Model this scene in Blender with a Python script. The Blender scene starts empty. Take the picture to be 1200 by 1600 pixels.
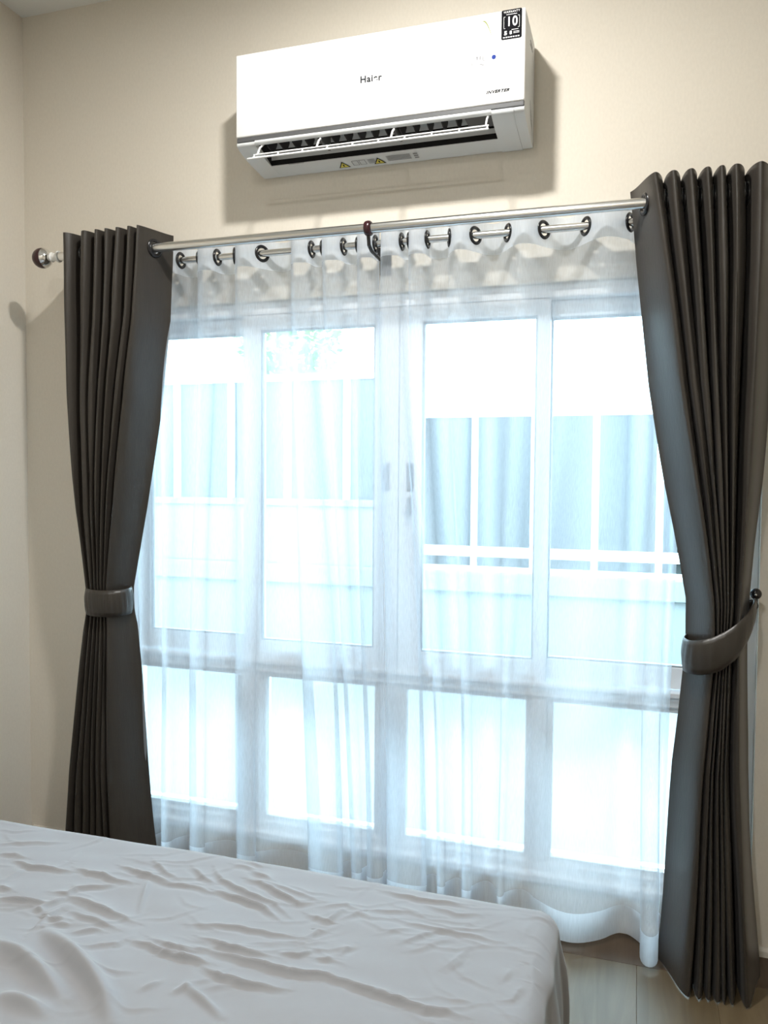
import bpy, bmesh, math, random
import numpy as np
from mathutils import Matrix, Vector, noise

random.seed(4)
PI = math.pi
scene = bpy.context.scene
C = scene.collection

# ------------------------------------------------------------------ camera
cam_d = bpy.data.cameras.new('camera')
cam_d.sensor_fit = 'VERTICAL'
cam_d.sensor_height = 32.0
cam_d.sensor_width = 24.0
cam_d.lens = 25.0                      # 1250 px on a 1600 px high frame
cam_d.clip_start = 0.02
cam = bpy.data.objects.new('camera', cam_d)
C.objects.link(cam)
R_, U_, F_ = (Vector((0.953358, 0.301747, 0.007548)), Vector((-0.020134, 0.038622, 0.999051)), Vector((-0.301169, 0.952605, -0.042896)))
cam.matrix_world = Matrix(((R_.x, U_.x, -F_.x, 0.0), (R_.y, U_.y, -F_.y, -2.356), (R_.z, U_.z, -F_.z, 1.30), (0, 0, 0, 1)))
scene.camera = cam

# ------------------------------------------------------------------ sky
world = bpy.data.worlds.new('overcast_sky')
scene.world = world
world.use_nodes = True
wn, wl = world.node_tree.nodes, world.node_tree.links
wn.clear()
w_out = wn.new('ShaderNodeOutputWorld')
w_bg = wn.new('ShaderNodeBackground')
w_tc = wn.new('ShaderNodeTexCoord')
w_noise = wn.new('ShaderNodeTexNoise')
w_noise.inputs['Scale'].default_value = 2.2
w_noise.inputs['Detail'].default_value = 4.0
w_ramp = wn.new('ShaderNodeValToRGB')
w_ramp.color_ramp.elements[0].position = 0.35
w_ramp.color_ramp.elements[0].color = (0.56, 0.82, 1.0, 1)
w_ramp.color_ramp.elements[1].position = 0.65
w_ramp.color_ramp.elements[1].color = (0.66, 0.88, 1.0, 1)
wl.new(w_tc.outputs['Generated'], w_noise.inputs['Vector'])
wl.new(w_noise.outputs['Fac'], w_ramp.inputs['Fac'])
wl.new(w_ramp.outputs['Color'], w_bg.inputs['Color'])
w_bg.inputs['Strength'].default_value = 14.5
wl.new(w_bg.outputs['Background'], w_out.inputs['Surface'])

# ------------------------------------------------------------------ ceiling lamps of the room (behind / above the camera's view)
def ceiling_lamp(name, loc, power, size, color):
    d = bpy.data.lights.new(name, 'AREA')       # round opal downlight in the ceiling
    d.shape = 'DISK'
    d.size = size
    d.energy = power
    d.color = color
    o = bpy.data.objects.new(name, d)
    o.location = loc
    C.objects.link(o)
    return o
WARM = (1.0, 0.98, 0.94)
ceiling_lamp('ceiling_downlight', (-0.56, -0.95, 2.885), 36.0, 0.11, WARM)
ceiling_lamp('ceiling_downlight', (-0.47, -2.90, 2.885), 30.0, 0.11, WARM)

# ------------------------------------------------------------------ exposure
vs = scene.view_settings
scene.display_settings.display_device = 'sRGB'
vs.view_transform = 'Standard'
vs.look = 'None'
vs.gamma = 1.0
vs.use_curve_mapping = False
vs.exposure = 0.0
try:
    scene.cycles.transparent_max_bounces = 32
    scene.cycles.max_bounces = 12
except Exception:
    pass

# ------------------------------------------------------------------ helpers
class MB:
    """collects vertices and faces, then links them as ONE mesh object"""
    def __init__(self):
        self.v = []; self.f = []; self.m = []
    def add(self, vs, fs, mi=0):
        o = len(self.v)
        self.v += [tuple(p) for p in vs]
        self.f += [tuple(i + o for i in f) for f in fs]
        self.m += [mi] * len(fs)
        return self
    def box(self, x0, x1, y0, y1, z0, z1, mi=0):
        vs = [(x0,y0,z0),(x1,y0,z0),(x1,y1,z0),(x0,y1,z0),(x0,y0,z1),(x1,y0,z1),(x1,y1,z1),(x0,y1,z1)]
        return self.add(vs, [(0,3,2,1),(4,5,6,7),(0,1,5,4),(1,2,6,5),(2,3,7,6),(3,0,4,7)], mi)
    def bbox(self, x0, x1, y0, y1, z0, z1, b=0.003, mi=0):
        """bevelled box (chamfered along all edges)"""
        bm = bmesh.new()
        bmesh.ops.create_cube(bm, size=1.0)
        for v in bm.verts:
            v.co = Vector(((x0+x1)/2 + v.co.x*(x1-x0), (y0+y1)/2 + v.co.y*(y1-y0), (z0+z1)/2 + v.co.z*(z1-z0)))
        bmesh.ops.bevel(bm, geom=bm.edges[:], offset=b, segments=2, affect='EDGES', profile=0.5)
        bm.verts.index_update()
        self.add([v.co[:] for v in bm.verts], [[v.index for v in f.verts] for f in bm.faces], mi)
        bm.free()
        return self
    def prism_x(self, prof, x0, x1, mi=0, cap=True):
        """closed profile of (y, z) points swept from x0 to x1"""
        n = len(prof)
        vs = [(x0, p[0], p[1]) for p in prof] + [(x1, p[0], p[1]) for p in prof]
        fs = [(i, (i+1) % n, n + (i+1) % n, n + i) for i in range(n)]
        if cap:
            fs += [tuple(range(n))[::-1], tuple(range(n, 2*n))]
        return self.add(vs, fs, mi)
    def tube(self, pts, r, seg=12, mi=0, closed=False, caps=True):
        pts = [Vector(p) for p in pts]
        n = len(pts)
        rr = r if isinstance(r, (list, tuple)) else [r]*n
        vs = []; prev = None
        for i, p in enumerate(pts):
            if closed:
                t = (pts[(i+1) % n] - pts[i-1]).normalized()
            else:
                t = (pts[min(i+1, n-1)] - pts[max(i-1, 0)]).normalized()
            if prev is None:
                a = Vector((0,0,1)) if abs(t.z) < 0.9 else Vector((1,0,0))
                u = (a - t*a.dot(t)).normalized()
            else:
                u = (prev - t*prev.dot(t)).normalized()
            prev = u
            w = t.cross(u)
            for k in range(seg):
                an = 2*PI*k/seg
                vs.append(p + (u*math.cos(an) + w*math.sin(an))*rr[i])
        fs = []
        m = n if closed else n-1
        for i in range(m):
            j = (i+1) % n
            for k in range(seg):
                k2 = (k+1) % seg
                fs.append((i*seg+k, i*seg+k2, j*seg+k2, j*seg+k))
        if caps and not closed:
            fs.append(tuple(range(seg))[::-1]); fs.append(tuple((n-1)*seg + k for k in range(seg)))
        return self.add(vs, fs, mi)
    def torus(self, c, nrm, R, r, seg=28, sub=10, mi=0, flat=1.0):
        nrm = Vector(nrm).normalized(); c = Vector(c)
        a = Vector((0,0,1)) if abs(nrm.z) < .9 else Vector((1,0,0))
        u = (a - nrm*a.dot(nrm)).normalized(); w = nrm.cross(u)
        vs = []; fs = []
        for i in range(seg):
            an = 2*PI*i/seg; d = u*math.cos(an) + w*math.sin(an)
            for k in range(sub):
                b = 2*PI*k/sub
                vs.append(c + d*(R + r*math.cos(b)) + nrm*(r*flat*math.sin(b)))
        for i in range(seg):
            for k in range(sub):
                fs.append((i*sub+k, ((i+1)%seg)*sub+k, ((i+1)%seg)*sub+(k+1)%sub, i*sub+(k+1)%sub))
        return self.add(vs, fs, mi)
    def sphere(self, c, r, seg=20, rings=12, mi=0, sx=1, sy=1, sz=1):
        vs = []; fs = []
        for i in range(rings+1):
            th = PI*i/rings
            for k in range(seg):
                an = 2*PI*k/seg
                vs.append((c[0]+r*sx*math.sin(th)*math.cos(an), c[1]+r*sy*math.sin(th)*math.sin(an), c[2]+r*sz*math.cos(th)))
        for i in range(rings):
            for k in range(seg):
                fs.append((i*seg+k, (i+1)*seg+k, (i+1)*seg+(k+1)%seg, i*seg+(k+1)%seg))
        return self.add(vs, fs, mi)
    def lathe_x(self, c, prof, seg=24, mi=0):
        """profile of (x offset, radius) turned about the x axis through c"""
        vs = []; fs = []
        for x, r in prof:
            for k in range(seg):
                an = 2*PI*k/seg
                vs.append((c[0]+x, c[1]+r*math.cos(an), c[2]+r*math.sin(an)))
        n = len(prof)
        for i in range(n-1):
            for k in range(seg):
                fs.append((i*seg+k, i*seg+(k+1)%seg, (i+1)*seg+(k+1)%seg, (i+1)*seg+k))
        fs.append(tuple(range(seg))[::-1]); fs.append(tuple((n-1)*seg+k for k in range(seg)))
        return self.add(vs, fs, mi)
    def build(self, name, mats, parent=None, smooth=False, angle=None, thick=None):
        me = bpy.data.meshes.new(name)
        me.from_pydata(self.v, [], self.f)
        for m in (mats if isinstance(mats, (list, tuple)) else [mats]):
            me.materials.append(m)
        me.polygons.foreach_set('material_index', self.m)
        bm = bmesh.new(); bm.from_mesh(me)
        bmesh.ops.recalc_face_normals(bm, faces=bm.faces[:])
        bm.to_mesh(me); bm.free()
        if smooth:
            me.polygons.foreach_set('use_smooth', [True]*len(me.polygons))
            if angle:
                me.set_sharp_from_angle(angle=math.radians(angle))
        me.update()
        o = bpy.data.objects.new(name, me)
        C.objects.link(o)
        if parent is not None:
            o.parent = parent
            o.matrix_parent_inverse = parent.matrix_basis.inverted()
        return o

def tag(o, label=None, cat=None, group=None, kind=None):
    if label: o['label'] = label
    if cat: o['category'] = cat
    if group: o['group'] = group
    if kind: o['kind'] = kind
    return o
def empty(name, loc=(0,0,0), label=None, cat=None, group=None, kind=None):
    o = bpy.data.objects.new(name, None)
    o.location = loc
    o.empty_display_size = 0.05
    C.objects.link(o)
    return tag(o, label, cat, group, kind)

def lerp(a, b, t): return a + (b-a)*t
def interp(tab, z):
    """piecewise smooth interpolation in a table of (z, value) sorted by falling z"""
    xs = [p[0] for p in tab][::-1]; ys = [p[1] for p in tab][::-1]
    return float(np.interp(z, xs, ys))

# ------------------------------------------------------------------ materials
def mat(name, color, rough=0.6, metal=0.0, spec=0.5, bump=None, var=None, sheen=0.0, coat=0.0, scale_xyz=(1,1,1)):
    m = bpy.data.materials.new(name); m.use_nodes = True
    n, l = m.node_tree.nodes, m.node_tree.links
    b = n['Principled BSDF']
    b.inputs['Base Color'].default_value = (*color, 1)
    b.inputs['Roughness'].default_value = rough
    b.inputs['Metallic'].default_value = metal
    b.inputs['Specular IOR Level'].default_value = spec
    b.inputs['Sheen Weight'].default_value = sheen
    b.inputs['Coat Weight'].default_value = coat
    tc = n.new('ShaderNodeTexCoord'); mp = n.new('ShaderNodeMapping')
    mp.inputs['Scale'].default_value = scale_xyz
    l.new(tc.outputs['Object'], mp.inputs['Vector'])
    if var:                                   # (scale, amount): slight colour variation of the stuff itself
        t = n.new('ShaderNodeTexNoise'); t.inputs['Scale'].default_value = var[0]; t.inputs['Detail'].default_value = 5
        l.new(mp.outputs['Vector'], t.inputs['Vector'])
        r = n.new('ShaderNodeValToRGB')
        r.color_ramp.elements[0].position = .3; r.color_ramp.elements[1].position = .7
        r.color_ramp.elements[0].color = (*[c*(1-var[1]) for c in color], 1)
        r.color_ramp.elements[1].color = (*[min(1, c*(1+var[1])) for c in color], 1)
        l.new(t.outputs['Fac'], r.inputs['Fac']); l.new(r.outputs['Color'], b.inputs['Base Color'])
    if bump:                                  # (scale, strength, distance)
        t = n.new('ShaderNodeTexNoise'); t.inputs['Scale'].default_value = bump[0]; t.inputs['Detail'].default_value = 3
        l.new(mp.outputs['Vector'], t.inputs['Vector'])
        bp = n.new('ShaderNodeBump'); bp.inputs['Strength'].default_value = bump[1]; bp.inputs['Distance'].default_value = bump[2]
        l.new(t.outputs['Fac'], bp.inputs['Height']); l.new(bp.outputs['Normal'], b.inputs['Normal'])
    return m

def sheer_mat(name, alpha, weave):
    m = bpy.data.materials.new(name); m.use_nodes = True
    n, l = m.node_tree.nodes, m.node_tree.links
    n.clear()
    out = n.new('ShaderNodeOutputMaterial')
    tr = n.new('ShaderNodeBsdfTransparent'); tr.inputs['Color'].default_value = (1, 1, 1, 1)
    df = n.new('ShaderNodeBsdfDiffuse'); df.inputs['Color'].default_value = (0.84, 0.90, 0.97, 1)
    tl = n.new('ShaderNodeBsdfTranslucent'); tl.inputs['Color'].default_value = (0.84, 0.90, 0.97, 1)
    mx = n.new('ShaderNodeMixShader'); mx.inputs['Fac'].default_value = 0.66
    l.new(df.outputs[0], mx.inputs[1]); l.new(tl.outputs[0], mx.inputs[2])
    tc = n.new('ShaderNodeTexCoord'); mp = n.new('ShaderNodeMapping'); mp.inputs['Scale'].default_value = (1, 1, 0.06)
    l.new(tc.outputs['Object'], mp.inputs['Vector'])
    t = n.new('ShaderNodeTexNoise'); t.inputs['Scale'].default_value = weave; t.inputs['Detail'].default_value = 3
    l.new(mp.outputs['Vector'], t.inputs['Vector'])
    mr = n.new('ShaderNodeMapRange'); mr.inputs['To Min'].default_value = alpha-0.05; mr.inputs['To Max'].default_value = alpha+0.05
    mr.inputs['From Min'].default_value = .3; mr.inputs['From Max'].default_value = .7
    l.new(t.outputs['Fac'], mr.inputs['Value'])
    fin = n.new('ShaderNodeMixShader')
    l.new(mr.outputs['Result'], fin.inputs['Fac']); l.new(tr.outputs[0], fin.inputs[1]); l.new(mx.outputs[0], fin.inputs[2])
    l.new(fin.outputs[0], out.inputs['Surface'])
    return m

def glass_mat(name, tint):
    m = bpy.data.materials.new(name); m.use_nodes = True
    n, l = m.node_tree.nodes, m.node_tree.links
    n.clear()
    out = n.new('ShaderNodeOutputMaterial')
    tr = n.new('ShaderNodeBsdfTransparent'); tr.inputs['Color'].default_value = (*tint, 1)
    gl = n.new('ShaderNodeBsdfGlossy'); gl.inputs['Roughness'].default_value = 0.02
    fr = n.new('ShaderNodeFresnel'); fr.inputs['IOR'].default_value = 1.3
    mx = n.new('ShaderNodeMixShader')
    l.new(fr.outputs[0], mx.inputs['Fac']); l.new(tr.outputs[0], mx.inputs[1]); l.new(gl.outputs[0], mx.inputs[2])
    l.new(mx.outputs[0], out.inputs['Surface'])
    return m

def wood_mat(name, c1, c2, rough=0.45):
    m = bpy.data.materials.new(name); m.use_nodes = True
    n, l = m.node_tree.nodes, m.node_tree.links
    b = n['Principled BSDF']; b.inputs['Roughness'].default_value = rough
    tc = n.new('ShaderNodeTexCoord'); mp = n.new('ShaderNodeMapping')
    mp.inputs['Scale'].default_value = (14, 1.3, 14)
    l.new(tc.outputs['Object'], mp.inputs['Vector'])
    t = n.new('ShaderNodeTexNoise'); t.inputs['Scale'].default_value = 2.0; t.inputs['Detail'].default_value = 8; t.inputs['Distortion'].default_value = 1.2
    l.new(mp.outputs['Vector'], t.inputs['Vector'])
    r = n.new('ShaderNodeValToRGB')
    r.color_ramp.elements[0].position = .32; r.color_ramp.elements[1].position = .68
    r.color_ramp.elements[0].color = (*c1, 1); r.color_ramp.elements[1].color = (*c2, 1)
    l.new(t.outputs['Fac'], r.inputs['Fac'])
    oi = n.new('ShaderNodeObjectInfo'); hs = n.new('ShaderNodeHueSaturation')
    mr = n.new('ShaderNodeMapRange'); mr.inputs['To Min'].default_value = .93; mr.inputs['To Max'].default_value = 1.07
    l.new(oi.outputs['Random'], mr.inputs['Value']); l.new(mr.outputs['Result'], hs.inputs['Value'])
    l.new(r.outputs['Color'], hs.inputs['Color']); l.new(hs.outputs['Color'], b.inputs['Base Color'])
    return m

M = {
    'wall': mat('beige_wallpaper', (0.70, 0.65, 0.565), .85, spec=.2, bump=(420, .25, .0006), var=(160, .025), scale_xyz=(1, 1, .5)),
    'ceiling': mat('white_ceiling_paint', (0.80, 0.80, 0.77), .9, spec=.2, var=(8, .01)),
    'base': mat('pale_skirting_paint', (0.66, 0.62, 0.55), .5, var=(30, .02)),
    'plank': wood_mat('pale_oak_laminate', (0.095, 0.069, 0.037), (0.135, 0.101, 0.058)),
    'dark_plank': wood_mat('brown_laminate', (0.06, 0.037, 0.021), (0.09, 0.058, 0.034)),
    'subfloor': mat('grey_screed', (0.2, 0.18, 0.15), .9, var=(12, .1)),
    'pvc': mat('white_window_profile', (0.86, 0.88, 0.90), .35, var=(6, .01)),
    'gasket': mat('grey_gasket', (0.35, 0.37, 0.39), .6, var=(20, .05)),
    'glass': glass_mat('clear_window_glass', (0.96, 0.985, 0.985)),
    'curtain': mat('charcoal_satin', (0.033, 0.028, 0.023), .36, spec=.5, sheen=.05, bump=(260, .35, .0008), var=(90, .10), scale_xyz=(1, 1, .12)),
    'sheer': sheer_mat('white_voile', 0.45, 700),
    'sheer_thick': sheer_mat('white_voile_folded_double', 0.92, 500),
    'sheer_hem': sheer_mat('white_voile_hem', 0.85, 500),
    'black': mat('black_plastic', (0.012, 0.012, 0.014), .22, var=(40, .1)),
    'chrome': mat('brushed_steel', (0.78, 0.78, 0.77), .22, metal=1.0, var=(60, .03), scale_xyz=(.05, 1, 1)),
    'mirror': mat('polished_chrome', (0.85, 0.85, 0.85), .06, metal=1.0, var=(60, .01)),
    'burgundy': mat('dark_burgundy_lacquer', (0.035, 0.010, 0.012), .18, var=(40, .2)),
    'clear': mat('clear_acrylic', (0.80, 0.80, 0.78), .12, var=(20, .02)),
    'ac_white': mat('glossy_white_plastic', (0.90, 0.90, 0.90), .30, var=(3, .004)),
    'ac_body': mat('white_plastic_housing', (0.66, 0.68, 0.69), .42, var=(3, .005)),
    'ac_grey': mat('grey_trim_plastic', (0.09, 0.092, 0.095), .5, spec=.3, var=(10, .02)),
    'ac_dark': mat('dark_grey_duct_plastic', (0.010, 0.010, 0.011), .5, spec=.2, var=(10, .05)),
    'ac_vane': mat('black_vane_plastic', (0.022, 0.022, 0.024), .45, spec=.3, var=(10, .05)),
    'ink': mat('dark_grey_ink', (0.02, 0.022, 0.025), .8, spec=.05, var=(50, .05)),
    'ink_pale': mat('pale_grey_ink', (0.24, 0.24, 0.25), .8, spec=.05, var=(50, .02)),
    'ink_mid': mat('mid_grey_ink', (0.28, 0.28, 0.29), .7, spec=.1, var=(50, .03)),
    'ink_blue': mat('blue_indicator', (0.035, 0.06, 0.26), .8, spec=.05, var=(50, .02)),
    'ink_lime': mat('lime_sticker_edge', (0.27, 0.30, 0.10), .8, spec=.05, var=(50, .02)),
    'sticker_black': mat('black_sticker', (0.010, 0.010, 0.012), .8, spec=.05, var=(40, .1)),
    'ink_white': mat('white_print', (0.80, 0.80, 0.80), .5, var=(50, .02)),
    'yellow': mat('yellow_warning_print', (0.70, 0.60, 0.08), .5, var=(50, .02)),
    'sheet': mat('pale_grey_cotton', (0.262, 0.268, 0.285), .85, spec=.15, sheen=.25, bump=(900, .18, .0003), var=(60, .012)),
    'base_cloth': mat('grey_bed_base_cloth', (0.35, 0.34, 0.34), .9, var=(60, .05)),
    'stucco': mat('white_render', (0.175, 0.195, 0.195), .85, bump=(60, .3, .002), var=(4, .02)),
    'fence_paint': mat('white_fence_paint', (0.84, 0.84, 0.84), .4, var=(8, .01)),
    'fence_panel': mat('frosted_grey_panel', (0.022, 0.026, 0.025), .5, spec=.25, bump=(120, .3, .001), var=(40, .12), scale_xyz=(1, 1, .2)),
    'hazed_panel': mat('frosted_grey_panel_hazed', (0.07, 0.08, 0.078), .5, spec=.3, bump=(120, .3, .001), var=(40, .1), scale_xyz=(1, 1, .2)),  # grey panel again, its colour lightened to stand in for bright outdoor haze
    'ground': mat('pale_concrete', (0.20, 0.20, 0.195), .9, bump=(40, .3, .003), var=(5, .06)),
    'leaf': mat('green_leaf', (0.16, 0.30, 0.07), .55, var=(6, .3)),
    'bark': mat('grey_bark', (0.20, 0.16, 0.12), .9, bump=(40, .6, .01), var=(10, .2)),
}

# ================================================================== THE ROOM
XL, XR, YB, ZC = -2.088, 1.35, -3.70, 2.90          # left wall, right wall, wall behind the camera, ceiling
OX0, OX1, OZ0, OZ1 = -1.72, 0.32, 0.125, 1.865        # window opening
mb = MB()
mb.box(XL-.15, OX0, 0, .15, -.1, ZC+.1); mb.box(OX1, XR+.15, 0, .15, -.1, ZC+.1)
mb.box(OX0, OX1, 0, .15, -.1, OZ0); mb.box(OX0, OX1, 0, .15, OZ1, ZC+.1)
tag(mb.build('wall_back', M['wall']), kind='structure')
tag(MB().box(XL-.15, XL, YB-.15, 0, -.1, ZC+.1).build('wall_left', M['wall']), kind='structure')
tag(MB().box(XR, XR+.15, YB-.15, 0, -.1, ZC+.1).build('wall_right', M['wall']), kind='structure')
tag(MB().box(XL, XR, YB-.15, YB, -.1, ZC+.1).build('wall_front', M['wall']), kind='structure')
tag(MB().box(XL, XR, YB, 0, ZC, ZC+.1).build('ceiling', M['ceiling']), kind='structure')
fl = tag(MB().box(XL, XR, YB, 0, -.1, -.012).build('floor', M['subfloor']), kind='structure')
# laminate boards running towards the window, and one brown border board along the window wall
BW = .192
x = XL; row = 0
while x < XR - .01:
    x1 = min(x + BW, XR)
    y = -.158; first = True
    while y > YB + .01:
        ln = (0.55 + .4*((row*37) % 3)/2 if first else 1.28); first = False
        y0 = max(y - ln, YB)
        b = MB().bbox(x+.0002, x1-.0002, y0+.0002, y-.0002, -.012, 0, .0005).build('plank', M['plank'], fl)
        y = y0
    x = x1; row += 1
for xa, xb in ((XL, -.75), (-.75, .62), (.62, XR)):
    p_ = MB().bbox(xa+.0005, xb-.0005, -.1574, -.0005, -.012, 0, .0015).build('border_plank', M['dark_plank'], fl)
    p_['label'] = 'brown border board along the window wall'
tag(MB().prism_x([(0,0),(-.012,0),(-.012,.016),(-.006,.024),(0,.024)], XL+.012, XR-.012).build('baseboard_back', M['base']), kind='structure')
for nm, xa, xb in (('baseboard_left', XL, XL+.012), ('baseboard_right', XR-.012, XR)):
    tag(MB().bbox(xa, xb, YB, -.012, 0, .024, .003).build(nm, M['base']), kind='structure')

# ================================================================== WINDOW
win = empty('window_1', ((OX0+OX1)/2, .06, OZ0), kind='structure')
mb = MB()
FW = .04
mb.bbox(OX0, OX0+FW, .02, .125, OZ0, OZ1); mb.bbox(OX1-FW, OX1, .02, .125, OZ0, OZ1)
mb.bbox(OX0+FW, OX1-FW, .02, .125, OZ1-.04, OZ1); mb.bbox(OX0+FW, OX1-FW, .02, .125, OZ0, OZ0+.03)
mb.build('window_frame', M['pvc'], win)
mb = MB(); mb.bbox(OX0+FW, OX1-FW, .02, .12, .655, .695); mb.bbox(OX0+FW, OX1-FW, .010, .03, .686, .70, .002)
mb.build('transom', M['pvc'], win)
for xa, xb in ((-1.25, -1.18), (-.765, -.695), (-.288, -.242)):
    MB().bbox(xa, xb, .025, .115, OZ0+.03, .655).build('mullion', M['pvc'], win)
# sill board of the window
MB().bbox(OX0, OX1, -.008, .03, OZ0-.02, OZ0+.004, .004).build('window_sill', M['pvc'], win)
# fixed panes below the transom
lx = [OX0+FW, -1.25, -1.18, -.765, -.695, -.288, -.242, OX1-FW]
for i in range(4):
    a, b = lx[2*i], lx[2*i+1]
    mb = MB(); z0, z1 = OZ0+.03, .655; t = .017
    mb.box(a, b, .035, .06, z0, z0+t); mb.box(a, b, .035, .06, z1-t, z1); mb.box(a, a+t, .035, .06, z0+t, z1-t); mb.box(b-t, b, .035, .06, z0+t, z1-t)
    bead = mb.build('glazing_bead', M['pvc'], win)
    MB().box(a+.006, b-.006, .062, .068, z0+.006, z1-.006).build('pane', M['glass'], win)
# four sliding sashes above the transom; outer pair in the outside track
sash = [(-1.672, -1.19, .075, .052, .055), (-1.238, -.706, .035, .062, .078), (-.704, -.249, .035, .072, .037), (-.29, .272, .075, .04, .052)]
for x0, x1, yc, wl_, wr_ in sash:
    z0, z1 = .70, OZ1-.042
    s = MB()
    s.bbox(x0, x0+wl_, yc-.016, yc+.016, z0, z1, .002); s.bbox(x1-wr_, x1, yc-.016, yc+.016, z0, z1, .002)
    s.bbox(x0+wl_, x1-wr_, yc-.016, yc+.016, z0, z0+.062, .002); s.bbox(x0+wl_, x1-wr_, yc-.016, yc+.016, z1-.048, z1, .002)
    so = s.build('sash', M['pvc'], win)
    g = MB(); a, b, c, d = x0+wl_, x1-wr_, z0+.062, z1-.048; t = .005
    g.box(a, a+t, yc-.010, yc+.010, c, d); g.box(b-t, b, yc-.010, yc+.010, c, d); g.box(a+t, b-t, yc-.010, yc+.010, c, c+t); g.box(a+t, b-t, yc-.010, yc+.010, d-t, d)
    g.build('gasket', M['gasket'], so)
    MB().box(a, b, yc-.003, yc+.003, c, d).build('pane', M['glass'], so)
    if abs(yc-.035) < .01:                                   # recessed pull and small latch on the meeting stiles
        xm = x1-wr_/2 if x1 < -.7 else x0+wl_/2
        MB().bbox(xm-.011, xm+.011, .014, .021, 1.26, 1.345, .004).build('finger_pull', M['gasket'], so)
        h = MB().bbox(xm-.006, xm+.006, .004, .020, 1.185, 1.24, .003); h.bbox(xm-.012, xm+.004, -.001, .008, 1.186, 1.20, .002)
        if x0 > -.71: h.build('latch', M['gasket'], so)

# ================================================================== OUTSIDE
tag(MB().box(-9, 7, .15, 14, -.25, -.15).build('ground', M['ground']), kind='structure')
FY = 3.0
gw = empty('boundary_wall', (-.5, FY, -.15), 'low white rendered boundary wall with a projecting band, outside the window', 'wall')
MB().bbox(-6.5, 4.5, FY, FY+.14, -.15, .53, .004).build('wall_body', M['stucco'], gw)
MB().bbox(-6.5, 4.5, FY-.04, FY+.16, .53, .665, .006).build('coping', M['stucco'], gw)
fe = empty('screen_fence', (-.5, FY+.05, .665), 'white framed fence of frosted grey panels standing on the boundary wall', 'fence')
MB().bbox(-1.46, 4.0, FY+.03, FY+.08, .665, .70, .003).build('rail', M['fence_paint'], fe)
MB().bbox(-1.46, 4.0, FY+.03, FY+.08, .765, .835, .003).build('rail', M['fence_paint'], fe)
MB().bbox(-1.46, 4.0, FY+.03, FY+.08, 1.715, 1.765, .003).build('rail', M['fence_paint'], fe)
px_ = [-1.46 + .4*i for i in range(14)]
post0 = None; pan0 = None; low0 = None
for i, xx in enumerate(px_):
    MB().bbox(xx-.02, xx+.02, FY+.025, FY+.085, .665, 1.765, .003).build('post', M['fence_paint'], fe)
    if i < len(px_)-1:
        MB().box(xx+.022, xx+.378, FY+.05, FY+.06, .835, 1.715).build('panel', M['fence_panel'], fe)
        MB().box(xx+.022, xx+.378, FY+.05, FY+.06, .70, .765).build('panel', M['fence_panel'], fe)
# taller walled part of the fence to the left
tw = empty('tall_fence', (-3, FY+.05, .665), 'taller white fence with solid lower half and grey panels coloured lighter for bright haze, left of the grey panelled fence', 'fence')
MB().bbox(-5.2, -1.51, FY+.02, FY+.10, .665, 1.09, .004).build('parapet', M['stucco'], tw)
MB().bbox(-5.2, -1.51, FY+.00, FY+.12, 1.09, 1.14, .004).build('coping', M['stucco'], tw)
xs_ = [-5.25 + .462*i for i in range(9)]
for i, xx in enumerate(xs_):
    MB().bbox(xx-.0, xx+.05, FY+.03, FY+.09, 1.14, 2.0, .003).build('post', M['fence_paint'], tw)
    if i < 8:
        MB().box(xx+.05, xx+.462, FY+.055, FY+.065, 1.14, 2.0).build('panel', M['hazed_panel'], tw)
MB().bbox(-5.2, -1.504, FY+.03, FY+.09, 2.0, 2.05, .003).build('rail', M['fence_paint'], tw)
# tree beyond the tall fence
tr = empty('tree', (-3.55, 5.2, -.15), 'green leafy tree beyond the tall fence', 'tree')
t = MB(); t.tube([(-3.55,5.2,-.15),(-3.52,5.2,.8),(-3.58,5.22,1.6),(-3.5,5.2,2.4)], [.09,.08,.065,.04], 10)
for k in range(5):
    a = k*1.26
    t.tube([(-3.55,5.2,1.5+.15*k),(-3.5+.15*math.cos(a),5.2+.2*math.sin(a),2.0+.14*k),(-3.46+.26*math.cos(a),5.2+.4*math.sin(a),2.35+.12*k)], [.035,.025,.01], 7)
t.build('trunk', M['bark'], tr, smooth=True)
lf = MB(); rg = random.Random(7)
for k in range(900):
    a, b = rg.uniform(0, 2*PI), math.acos(rg.uniform(-1, 1)); r = rg.uniform(.3, 1)**.5
    c = Vector((-3.42 + .5*r*math.sin(b)*math.cos(a), 5.2 + .7*r*math.sin(b)*math.sin(a), 2.72 + .55*r*math.cos(b)))
    u = Vector((rg.gauss(0,1), rg.gauss(0,1), rg.gauss(0,.5))).normalized(); w = u.cross(Vector((rg.gauss(0,1), rg.gauss(0,1), rg.gauss(0,1)))).normalized()
    L = rg.uniform(.05, .085)
    lf.add([c-u*L, c+w*L*.4+u*L*.1, c+u*L, c-w*L*.4+u*L*.1], [(0,1,2,3)])
tag(lf.build('foliage', M['leaf'], tr), kind='stuff')

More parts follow.
